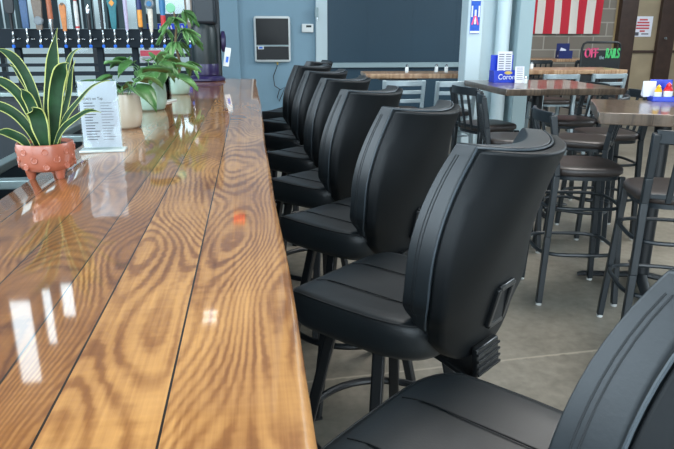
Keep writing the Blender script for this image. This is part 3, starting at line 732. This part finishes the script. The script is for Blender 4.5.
# ------------------------------------------------------------------ metal high stools
def make_high_stool(name, metal, ladder):
    t = thing(name, '', 'stool')
    ST = .735
    for sx in (-1, 1):
        g = obj('leg', MB().bar((sx*.165,.165,ST), (sx*.195,.205,.012), .031, .031, up=(0,1,0)), metal, t, bevel=.004)
        obj('glide', MB().lathe([(.017,0),(.017,.014)], (sx*.195,.205,0), 10), M['rubber'], g)
        pp = [(sx*.195,-.215,.012),(sx*.185,-.20,.4),(sx*.178,-.185,.74),(sx*.178,-.20,.86),(sx*.183,-.235,1.06)]
        mb = MB()
        for a, b in zip(pp, pp[1:]): 
            mb.bar(a, b, .033, .033, up=(0,1,0))
        g = obj('back_post', mb, metal, t, bevel=.004)
        obj('glide', MB().lathe([(.017,0),(.017,.014)], (sx*.195,-.215,0), 10), M['rubber'], g)
    def arc(z, y, w=.183, bow=.035, n_=12): return [(w*(-1+2*k/n_), y-bow*(1-(-1+2*k/n_)**2), z) for k in range(n_+1)]
    def rail(z, y, h, bow=.035):
        mb = MB(); a = arc(z, y, bow=bow)
        mb.loft([[(x, yy-.009, zz_-h/2), (x, yy+.009, zz_-h/2), (x, yy+.009, zz_+h/2), (x, yy-.009, zz_+h/2)] for x, yy, zz_ in a]); return mb
    if ladder:
        for k, (z, y) in enumerate(((1.035,-.230),(.955,-.217),(.875,-.203))): obj('top_rail' if k == 0 else 'slat', rail(z, y, .05 if k == 0 else .035), metal, t, bevel=.004)
    else:
        obj('top_rail', rail(1.045,-.232,.06), metal, t, bevel=.005)
        for x in (-.085, 0, .085):
            b = .035*(1-(x/.183)**2)
            obj('slat', MB().bar((x,-.185-b*.6,.745),(x,-.232-b,1.03),.026,.012,up=(0,1,0)), metal, t, bevel=.003)
        obj('lower_rail', rail(.775,-.187,.022,.02), metal, t, bevel=.003)
    def ringpts(z, a, b, n_=36, e=.55):
        return [(a*math.copysign(abs(math.cos(2*PI*k/n_))**e, math.cos(2*PI*k/n_)), -.005+b*math.copysign(abs(math.sin(2*PI*k/n_))**e, math.sin(2*PI*k/n_)), z) for k in range(n_)]
    obj('foot_ring', MB().tube(ringpts(.30,.205,.225), .011, 8, close=True), metal, t)
    obj('stretcher_ring', MB().tube(ringpts(.56,.195,.21), .010, 8, close=True), metal, t)
    mb = MB(); mb.loft([[(x*k, y*k, z) for x, y, z in ringpts(0,.19,.195,40,.6)] for k in (1,)] * 1 if False else [[(x, y, .715) for x, y, z in ringpts(0,.185,.19,40,.6)], [(x, y, .74) for x, y, z in ringpts(0,.185,.19,40,.6)]])
    obj('seat_frame', mb, metal, t, ang=50)
    rows = [[(x*k, y*k, z) for x, y, _ in ringpts(0,.205,.205,44,.62)] for k, z in ((.93,.737),(1,.748),(1,.768),(.96,.780),(.85,.786),(.5,.788),(.05,.788))]
    obj('seat', MB().loft(rows), M['vinyl'], t, ang=60)
    return t
def face(dx, dy): return math.atan2(-dx, dy)
dark = make_high_stool('high_stool', M['stool_metal'], False)
G2 = 'charcoal slat back high stools'
stools = [
 (1.76,3.20, face(.98,-.17), 'charcoal slat back high stool facing the near dark table from its left end'),
 (1.90,2.60, face(.3,.95), 'charcoal slat back high stool cut by the right edge, nearest of the metal stools'),
 (2.2,4.02, face(-.8,.6), 'charcoal slat back high stool with its back against the near table, facing the column table'),
 (2.53,4.28, face(-1,.1), 'charcoal slat back high stool whose top rail shows just beyond the near table'),
 (2.62,5.02, face(-1,.0), 'charcoal slat back high stool tucked under the right side of the column table'),
 (1.83,4.82, face(.97,.24), 'charcoal slat back high stool at the left side of the column table, the farther one'),
 (1.76,4.12, face(.95,-.3), 'charcoal slat back high stool at the left side of the column table, the nearer one'),
 (4.6,10.0, face(.1,1), 'charcoal slat back high stool at the farthest table, left of its pair'),
 (5.35,9.95, face(0,1), 'charcoal slat back high stool at the farthest table, right of its pair'),
]
for i, (x, y, rz, lb) in enumerate(stools):
    if i == 0: dark.location = (x, y, 0); dark.rotation_euler = (0,0,rz); dark['label'] = lb; dark['group'] = G2
    else: dup(dark, (x, y, 0), rz, lb, G2)
lad = make_high_stool('ladder_stool', M['silver_metal'], True)
G3 = 'silver ladder back high stools'
for i, (x, y, rz, lb) in enumerate([
 (3.24,6.62, face(.05,1), 'silver ladder back high stool at the pale table right of the column, left one'),
 (3.80,6.66, face(.0,1), 'silver ladder back high stool at the pale table right of the column, right one'),
 (1.35,5.90, face(.05,1), 'silver ladder back high stool at the pale table left of the column, left one'),
 (1.78,5.76, face(-.05,1), 'silver ladder back high stool standing close against the left side of the column')]):
    if i == 0: lad.location = (x, y, 0); lad.rotation_euler = (0,0,rz); lad['label'] = lb; lad['group'] = G3
    else: dup(lad, (x, y, 0), rz, lb, G3)

# ------------------------------------------------------------------ tables
def table(label, x, y, rz, lx, ly, m, thick=.055, peds=((0,0),), rough=.006, z=1.07):
    t = thing('high_table', label, 'table', (x, y, 0), rz)
    per = []
    nx, ny = max(6, int(lx/.09)), max(6, int(ly/.09))
    for k in range(nx): per.append((-lx/2+lx*k/nx, -ly/2))
    for k in range(ny): per.append((lx/2, -ly/2+ly*k/ny))
    for k in range(nx): per.append((lx/2-lx*k/nx, ly/2))
    for k in range(ny): per.append((-lx/2, ly/2-ly*k/ny))
    rr = random.Random(int(x*100+y*10))
    j = [(px+rr.uniform(-rough,rough), py+rr.uniform(-rough,rough)) for px, py in per]
    j2 = [(px*.99+rr.uniform(-rough,rough), py*.985+rr.uniform(-rough,rough)) for px, py in per]
    mb = MB(); mb.loft([[(a, b, z-thick) for a, b in j2], [(a, b, z-thick*.5) for a, b in j], [(a*.998, b*.998, z) for a, b in j]])
    obj('table_top', mb, m, t, bevel=.004, ang=30)
    for px, py in peds:
        obj('pedestal', MB().lathe([(.045,.03),(.045,z-.075)], (px, py, 0), 20).box((px, py, z-thick-.010), (.4,.4,.02)), M['black_metal'], t)
        for a in range(4):
            an = PI/4*0 + a*PI/2; dx, dy = math.cos(an), math.sin(an)
            mb = MB(); mb.tube([(px+dx*.03, py+dy*.03, .06), (px+dx*.12, py+dy*.12, .045), (px+dx*.33, py+dy*.33, .026), (px+dx*.36, py+dy*.36, .018)], [.034,.034,.03,.02], 10, flat=.5)
            obj('base_foot', mb, M['black_metal'], t)
    return t
tz = math.atan2(-.43, .9)
NL = Vector((1.76, 3.07)); u_ = Vector((.905,-.425)); v_ = Vector((.425,.905))
ct = NL + u_*.62 + v_*.39
table('thick dark plank high table at the right edge holding a blue condiment caddy', ct.x, ct.y, tz, 1.24, .78, M['walnut'], .062, ((-.24,0),(.36,0)))
table('square dark plank high table in front of the pale blue column', 2.32, 5.0, -.01, .95, .98, M['walnut'], .05, ((0,0),))
table('long pale wooden high table right of the column below the striped flag', 3.66, 7.32, -.05, 1.4, .62, M['rustic'], .05, ((-.5,0),(.5,0)))
table('long pale wooden high table left of the column below the dark panel', 2.0, 6.72, -.06, 1.7, .5, M['rustic'], .05, ((-.5,0),(.45,0)))
table('pale high table set against the block wall behind the lettered board', 5.3, 10.6, 0, 1.6, .6, M['rustic'], .05, ((-.5,0),(.5,0)))

# ------------------------------------------------------------------ table-top things
def caddy(label, x, y, rz, m, z=1.07, w=.2, text=None, hb=.24, ht=.10):
    t = thing('condiment_caddy', label, 'caddy', (x, y, z), rz)
    mb = MB(); mb.box((0,0,.005),(w,.13,.01)).box((0,-.063,ht/2),(w,.006,ht)).box((0,.063,ht/2),(w,.006,ht)).box((-w/2,0,ht/2),(.006,.13,ht)).box((w/2,0,ht/2),(.006,.13,ht))
    obj('tray', mb, m, t, bevel=.002)
    obj('back_plate', MB().box((.0,.06,.01+hb/2),(w*1.0,.006,hb)), m, t, bevel=.006)
    if text:
        obj('lettering', stand(text_mb(text, .062, .0015), (.02,-.067,.028), (.9,1.0)), M['white'], t, smooth=False)
        obj('crown_print', MB().loft([[(.02+.035*math.cos(2*PI*k/20), yy, .082+.014*math.sin(2*PI*k/20)) for k in range(20)] for yy in (-.0675,-.0665)]), M['gold'], t, smooth=False)
    return t
c1 = caddy('blue lettered condiment caddy with white menus on the table by the column', 2.10, 5.23, -.05, M['blue'], text='Corona', hb=.215)
def menu_sheet(name, label, x, y, z, rz, w, h, lines, tilt=0, m=M['paper']):
    t = thing(name, label, 'menu', (x, y, z), rz)
    s = obj('sheet', MB().box((0,0,h/2),(w,.003,h)), m, t, smooth=False)
    mb = MB()
    for k in range(lines):
        for cx in ((-.24,.24) if w > .11 else (0,)): mb.box((cx*w,-.0022,h*.9-h*.8*k/lines),(w*.36 if w > .11 else w*.66,.001,h*.028))
    obj('print', mb, M['ink'], t, smooth=False)
    if tilt: t.rotation_euler[0] = tilt
    return t
menu_sheet('menu', 'tall white menu standing in the blue lettered caddy', 2.11, 5.235, 1.085, -.05, .125, .24, 10, -.05)
menu_sheet('menu', 'small white menu leaning on the right front of the blue lettered caddy', 2.205, 5.125, 1.071, .1, .085, .135, 7, -.1)
def shaker(label, x, y, z, s=1):
    t = thing('salt_shaker', label, 'shaker', (x, y, z)); 
    obj('jar', MB().lathe([(.014*s,0),(.017*s,.004*s),(.016*s,.04*s),(.013*s,.05*s)], n=14), M['white'], t)
    obj('cap', MB().lathe([(.014*s,.05*s),(.014*s,.062*s),(.006*s,.07*s)], n=14), M['chrome'], t)
shaker('small shaker at the front corner of the blue lettered caddy', 2.235, 5.07, 1.07, .8)
c2 = caddy('royal blue condiment caddy with sauce bottles on the near dark table', 2.47, 3.60, -.35, M['blue'], w=.13, hb=.115, ht=.03)
def bottle(label, dx, dy, m, capm, h=.15, r_=.026):
    p = Matrix.Rotation(-.35, 3, 'Z') @ Vector((dx, dy, 0))
    t = thing('sauce_bottle', label, 'bottle', (2.47+p.x, 3.60+p.y, 1.081))
    obj('body', MB().lathe([(r_*.9,0),(r_,.006),(r_,h*.6),(r_*.7,h*.75),(r_*.55,h*.8)], n=20), m, t)
    obj('cap', MB().lathe([(r_*.6,h*.8),(r_*.6,h*.9),(r_*.25,h),(r_*.1,h*1.04)], n=14), capm, t)
    obj('bottle_label', MB().lathe([(r_*1.02,h*.18),(r_*1.03,h*.2),(r_*1.03,h*.5),(r_*1.02,h*.52)], n=20, cap=False), M['white'], t)
bottle('red ketchup bottle in the royal blue caddy', .025, -.02, M['red'], M['red'], .098)
bottle('yellow mustard bottle in the royal blue caddy', -.032, -.025, M['yellow'], M['yellow'], .085, .022)
nb = thing('napkins', 'white paper napkins sticking out of the royal blue caddy', 'napkins', (2.43, 3.645, 1.081), -.35)
mb = MB()
for k in range(5): mb.box((-.02, -.012+k*.006, .055+.004*(k%3)), (.075,.004,.085), Matrix.Rotation(-.12+.05*k, 3, 'Y'))
obj('sheets', mb, M['paper'], nb, smooth=False)
shaker('shaker standing right of the royal blue caddy, touching the picture edge', 2.565, 3.50, 1.07, 1.0)
shaker('black topped shaker behind the royal blue caddy near the picture edge', 2.60, 3.54, 1.07, 1.0)
c3 = caddy('navy condiment caddy on the table by the block wall', 5.35, 10.52, 0, M['navy'], w=.24, ht=.13)
nb2 = thing('napkins', 'white napkins stacked in the navy caddy by the block wall', 'napkins', (5.32, 10.51, 1.081), 0)
mb = MB()
for k in range(5): mb.box((-.03+.012*k, -.02+k*.008, .08), (.10,.005,.16-.02*k), Matrix.Rotation(.35-.12*k, 3, 'Y'))
obj('sheets', mb, M['paper'], nb2, smooth=False)
shaker('left white shaker on the pale table under the dark panel', 1.62, 6.72, 1.07, 1.2)
shaker('middle white shaker on the pale table under the dark panel', 1.96, 6.76, 1.07, 1.2)
shaker('right white shaker on the pale table under the dark panel', 2.06, 6.72, 1.07, 1.2)
shaker('white shaker on the pale table right of the column', 3.3, 7.3, 1.07, 1.2)

# ------------------------------------------------------------------ things on the bar
ZT_ = 1.07
# snake plant
sp = thing('potted_snake_plant', 'snake plant with yellow edged leaves in a terracotta footed pot', 'potted plant', (-.632, 1.83, ZT_), .0)
mb = MB(); mb.lathe([(.0,.024),(.055,.024),(.068,.030),(.0735,.045),(.0755,.07),(.0755,.097),(.0735,.101),(.069,.101),(.068,.088),(.0,.086)], n=44, cap=False)
for row, (z, off) in enumerate(((.082,0),(.060,.5),(.041,0))):
    for k in range(8):
        a = 2*PI*(k+off)/8+.25; R0 = .0752 if z > .05 else .0732
        c0 = Vector((R0*math.cos(a), R0*math.sin(a), z)); nrm = Vector((math.cos(a), math.sin(a), 0)); tx = Vector((-math.sin(a), math.cos(a), 0))
        mb.loft([[c0 + nrm*d_ + (tx*math.cos(2*PI*q/14) + Vector((0,0,1))*math.sin(2*PI*q/14))*rr_ for q in range(14)] for rr_, d_ in ((.0095,-.003),(.0095,.0012),(.008,.0022),(.0065,.0012),(.004,.0016))])
pot = obj('pot', mb, M['terracotta'], sp, ang=50)
for k in range(3):
    a = 2*PI*k/3+.45+PI
    obj('pot_foot', MB().lathe([(.009,0),(.011,.003),(.016,.03),(.02,.036)], (.046*math.cos(a), .046*math.sin(a), 0), 14), M['terracotta'], sp)
obj('soil', MB().lathe([(.0,.085),(.0685,.085),(.0685,.091),(.0,.094)], n=24, cap=False), M['soil'], sp)
def blade(base, ctrl, tip, w, twist=0, face_dir=None, n_=18, cup=.25):
    """strap leaf along a quadratic curve"""
    b0, c0, t0 = Vector(base), Vector(ctrl), Vector(tip)
    def pt(s): return b0*(1-s)**2 + c0*2*s*(1-s) + t0*s*s
    def fn(i, s):
        p = pt(s); tg_ = (pt(min(1,s+.02))-pt(max(0,s-.02))).normalized()
        ref = Vector(face_dir) if face_dir else Vector((0,-1,0))
        side = tg_.cross(ref)
        if side.length < .05: side = Vector((1,0,0))
        side.normalize(); nr = side.cross(tg_).normalized()
        q = math.cos(twist*s); q2 = math.sin(twist*s)
        side, nr = side*q + nr*q2, nr*q - side*q2
        prof = (.55+.45*sm(0,.35,s)) * (1 - sm(.62,1.0,s)**1.5*.97)
        e = (-1,-.86,-.4,0,.4,.86,1)[i]
        return p + side*e*w*prof + nr*(abs(e)**2*cup*w*prof) + nr*.004*math.sin(s*9)
    mb = MB(); V = [[mb.bm.verts.new(fn(i, j/n_)) for i in range(7)] for j in range(n_+1)]
    for j in range(n_):
        for i in range(6):
            f_ = mb.bm.faces.new((V[j][i], V[j][i+1], V[j+1][i+1], V[j+1][i])); f_.material_index = 1 if i in (0,5) else 0
    return mb
def leaf_obj(name, mb, mats, parent, th_=.0016):
    o = obj(name, mb, mats, parent, ang=80)
    s_ = o.modifiers.new('thickness', 'SOLIDIFY'); s_.thickness = th_; s_.offset = 0
    return o
sm_ = [M['snake'], M['snake_edge']]
K_ = .0030
for bx, by_, mx, mz, tx, tz_, w_, dy0, dy1, tw, fd in (   # curve in units of 3 mm: base, bend and tip; width; depth of base and tip
  (4,0, 1,50, 7,104, 7.5, .01,.015, .1, (.1,-1,.05)),
  (8,0, 8,66, 22,74, 8, -.005,-.03, .25, (.45,-1,0)),
  (9,0, 8,70, 27,86, 4.5, .03,.03, .5, (-.3,-1,.2)),
  (10,0, 18,40, 25,76, 4.5, .015,.0, .2, (-.5,-1,0)),
  (12,2, 22,44, 58,58, 4.5, .0,-.03, .5, (-.1,-.7,.7)),
  (12,2, 26,32, 53,30, 5.5, -.03,-.05, .2, (.0,-.6,.8)),
  (5,0, -2,34, -5,36, 9.5, -.045,-.075, .1, (.1,-1,.15)),
  (0,4, -14,76, -48,86, 5.5, .0,.02, .2, (.3,-.9,.3)),
  (-2,2, -18,58, -52,60, 5.5, -.01,-.02, .2, (.3,-.9,.4)),
  (-5,2, -22,42, -54,36, 5.5, -.02,-.05, .2, (.25,-.8,.5)),
  (1,2, -10,42, -19,52, 6, -.02,-.03, .2, (.2,-1,.1)),
  (-10,0, -18,16, -36,14, 5.5, -.04,-.075, .2, (.2,-.7,.6)),
  (-3,2, -14,50, -40,72, 5, .035,.07, .2, (.2,-1,.1)),
):
    mx += .15*mz; tx += .15*tz_; w_ *= .8
    b_ = (bx*K_, dy0, .085+by_*K_); t_ = (tx*K_, dy1, .094+tz_*K_); c_ = (mx*K_, (dy0+dy1)/2, .094+mz*K_*1.12)
    leaf_obj('leaf', blade(b_, c_, t_, w_*K_, tw, fd), sm_, sp)


# acrylic menu holder
def menu_holder(label, x, y, rz, w, h):
    t = thing('menu_holder', label, 'menu holder', (x, y, ZT_), rz)
    obj('sleeve', MB().box((0,-.004,h/2+.006),(w,.002,h)).box((0,.004,h/2+.006),(w,.002,h)), M['glass'], t, smooth=False)
    obj('foot', MB().box((0,0,.004),(w*1.12,.07,.008)), M['acrylic_foot'], t, bevel=.002)
    return t
menu_holder('clear acrylic stand holding a printed list between the snake plant and the pots', -.57, 2.24, .05, .134, .235)
mh = thing('drinks_list', 'white printed list page inside the clear acrylic stand', 'menu', (-.57, 2.24, ZT_+.010), .05)
obj('sheet', MB().box((0,0,.115),(.126,.0012,.225)), M['paper'], mh, smooth=False)
obj('heading', stand(text_mb("What's on Tap", .0135, .0002), (-.022,-.0012,.166), (.9,1)), M['black'], mh, smooth=False)
mb = MB(); rr = random.Random(3)
for k in range(14):
    w1 = rr.uniform(.025,.045); mb.box((-.05+w1/2,-.0010,.155-.0096*k),(w1,.0006,.0026))
obj('bold_print', mb, M['ink'], mh, smooth=False)
mb = MB()
for k in range(14):
    w1 = rr.uniform(.025,.045); mb.box((.004+w1/2,-.0010,.155-.0096*k),(w1,.0006,.0014))
obj('fine_print', mb, M['ink'], mh, smooth=False)
menu_holder('clear acrylic stand seen nearly edge on between the two mint pots', -.565, 3.92, 1.25, .14, .23)
mh2 = thing('drinks_list', 'white list page in the edge-on acrylic stand between the mint pots', 'menu', (-.565, 3.92, ZT_+.010), 1.25)
obj('sheet', MB().box((0,0,.115),(.13,.0012,.225)), M['paper'], mh2, smooth=False)

def heart_leaf(p, d, size, droop=.35, m=None, parent=None, wide=.46):
    """broad pointed leaf at p along direction d"""
    d = Vector(d).normalized(); up = Vector((0,0,1)); side = d.cross(up)
    if side.length < .1: side = Vector((1,0,0))
    side.normalize(); nr = side.cross(d).normalized()
    p = Vector(p); mb = MB(); n_ = 10
    def fn(i, s):
        e = (-1,-.5,0,.5,1)[i]
        w = size*wide*(math.sin(PI*min(1,(s*.93+.09)))**.75) * (1-.25*s)
        return p + d*size*s + side*e*w + nr*(.16*size*abs(e)-.0*s) - up*droop*size*s*s + nr*.02*size*math.sin(7*s+e)
    V = [[mb.bm.verts.new(fn(i, j/n_)) for i in range(5)] for j in range(n_+1)]
    for j in range(n_):
        for i in range(4): mb.bm.faces.new((V[j][i], V[j][i+1], V[j+1][i+1], V[j+1][i]))
    return leaf_obj('leaf', mb, m or M['leaf'], parent, .0012)

def round_pot(mb, R_, H_, n_=36):
    return mb.lathe([(.0,0),(R_*.72,0),(R_*.86,H_*.06),(R_*.98,H_*.3),(R_,H_*.55),(R_*.95,H_*.85),(R_*.9,H_),(R_*.84,H_),(R_*.84,H_*.9),(.0,H_*.88)], n=n_, cap=False)
def bushy(label, x, y, potm, R_, H_, leaves, seed, spread, size, stem=True, m=None):
    t = thing('potted_plant', label, 'potted plant', (x, y, ZT_))
    obj('pot', round_pot(MB(), R_, H_), potm, t, ang=50)
    obj('soil', MB().lathe([(0,H_*.9),(R_*.84,H_*.9),(R_*.8,H_*.93),(0,H_*.94)], n=20, cap=False), M['soil'], t)
    rr = random.Random(seed)
    for k in range(leaves):
        a = 2*PI*k/leaves*2.4 + rr.uniform(-.3,.3); el = rr.uniform(-.1,1.0)
        base = Vector((R_*.3*math.cos(a), R_*.3*math.sin(a), H_*.92))
        rad = spread*rr.uniform(.35,.8); top = Vector((rad*math.cos(a), rad*math.sin(a), H_+spread*rr.uniform(.1,.75)))
        mid = (base+top)/2 + Vector((0,0,spread*.18))
        lf = heart_leaf(top, (math.cos(a), math.sin(a), rr.uniform(-.2,.35)), size*rr.uniform(.75,1.15), rr.uniform(.2,.7), rr.choice(m or [M['leaf'], M['leaf'], M['leaf_pale']]), t)
        obj('petiole', MB().tube([base, mid, top], .0018, 5), M['leaf_pale'], lf)
    return t
bushy('beige pot with broad green leaves partly hidden behind the acrylic stand', -.598, 2.82, M['beige'], .072, .145, 9, 5, .12, .12)
bushy('larger mint green pot with a trailing broad leaf plant', -.585, 3.50, M['mint'], .08, .155, 15, 11, .17, .13)
# tall plant with finger leaves
tp = thing('potted_plant', 'smaller mint pot with a tall plant of finger leaves before the taps', 'potted plant', (-.535, 4.42, ZT_))
obj('pot', round_pot(MB(), .072, .13), M['mint'], tp, ang=50)
obj('soil', MB().lathe([(0,.118),(.06,.118),(.057,.121),(0,.122)], n=20, cap=False), M['soil'], tp)
obj('stem', MB().tube([(0,0,.115),(.012,.0,.22),(-.006,0,.33),(.008,0,.45),(-.005,0,.56)], [.010,.009,.008,.007,.004], 8), M['stem'], tp)
rr = random.Random(21)
for k, z in enumerate((.17,.22,.30,.34,.38,.45,.50)):
    for q in range(2 if k in (0,2,4) else 1):
        a = k*2.1+q*PI+.4; tip = Vector((.07*math.cos(a), .05*math.sin(a), z+.03))
        st = obj('petiole', MB().tube([(0,0,z-.03),(tip*.5+Vector((0,0,z*.5+.005)))*1.0, tip], .002, 5), M['leaf_pale'], tp)
        for j in range(5):
            b = a+(j-2)*.6
            heart_leaf(tip, (math.cos(b), math.sin(b)*.8, rr.uniform(-.7,.3)), .10*rr.uniform(.8,1.15), .5, rr.choice([M['leaf'], M['leaf_pale']]), st, .24)
obj('plant_tag', MB().loft([[(-.018+.03*math.cos(2*PI*k/20)*s_, y_, .555+.03*math.sin(2*PI*k/20)*s_) for k in range(20)] for s_, y_ in ((.9,-.03),(1,-.027),(1,-.022),(.9,-.02))]), mat('tag_green', srgb(120,190,150), .5), tp)

# ------------------------------------------------------------------ light: daylight through the openings, and an added overhead fill
W = bpy.data.worlds.new('sky'); S.world = W; W.use_nodes = True
bg = W.node_tree.nodes['Background']; bg.inputs['Strength'].default_value = 1.0
nt = W.node_tree; tc = node(nt, 'ShaderNodeTexCoord'); sp_ = node(nt, 'ShaderNodeSeparateXYZ'); nt.links.new(tc.outputs['Generated'], sp_.inputs[0])
rp = node(nt, 'ShaderNodeMapRange'); rp.inputs['From Min'].default_value = .02; rp.inputs['From Max'].default_value = .40; rp.inputs['To Min'].default_value = .62; rp.inputs['To Max'].default_value = 7.0
nt.links.new(sp_.outputs['Z'], rp.inputs['Value']); vm = node(nt, 'ShaderNodeVectorMath', operation='SCALE'); vm.inputs[0].default_value = (.82,.93,1.0)
nt.links.new(rp.outputs['Result'], vm.inputs['Scale']); nt.links.new(vm.outputs[0], bg.inputs['Color'])
def area(name, loc, target, sx, sy, power, col):
    L = bpy.data.lights.new(name, 'AREA'); L.shape = 'RECTANGLE'; L.size = sx; L.size_y = sy; L.energy = power; L.color = col
    o = bpy.data.objects.new(name, L); C.objects.link(o); o.location = loc
    o.rotation_euler = (Vector(target)-Vector(loc)).to_track_quat('-Z', 'Y').to_euler()
    return o
day = (.80,.92,1.0)
area('daylight_left_near', (XL+.02, -1.6, 2.95), (0,-1.6,2.9), 3.5, 4.0, 230, (.70,.87,1.0))
area('daylight_left_far', (XL+.02, 3.0, 2.95), (0,3.0,2.9), 3.9, 4.0, 170, (.70,.87,1.0))
area('daylight_front_left', (-2.4, YF+.02, 2.6), (-2.4,0,2.6), 3.9, 3.9, 200, (.70,.87,1.0))
area('daylight_front_right', (2.2, YF+.02, 2.6), (2.2,0,2.6), 3.9, 3.9, 240, day)
area('daylight_right', (XR-.02, 4.5, 4.5), (0,4.5,4.4), 4.9, 2.1, 300, day)
area('overhead_fill', (3.2, 4.2, 6.5), (3.2,4.2,0), 2.6, 2.6, 430, (1,.97,.93))  # added fill without a fixture, lifts the floor and seat tops

S.view_settings.view_transform = 'Standard'; S.view_settings.look = 'None'; S.view_settings.gamma = 1
S.view_settings.use_curve_mapping = False
S.view_settings.exposure = 0.0
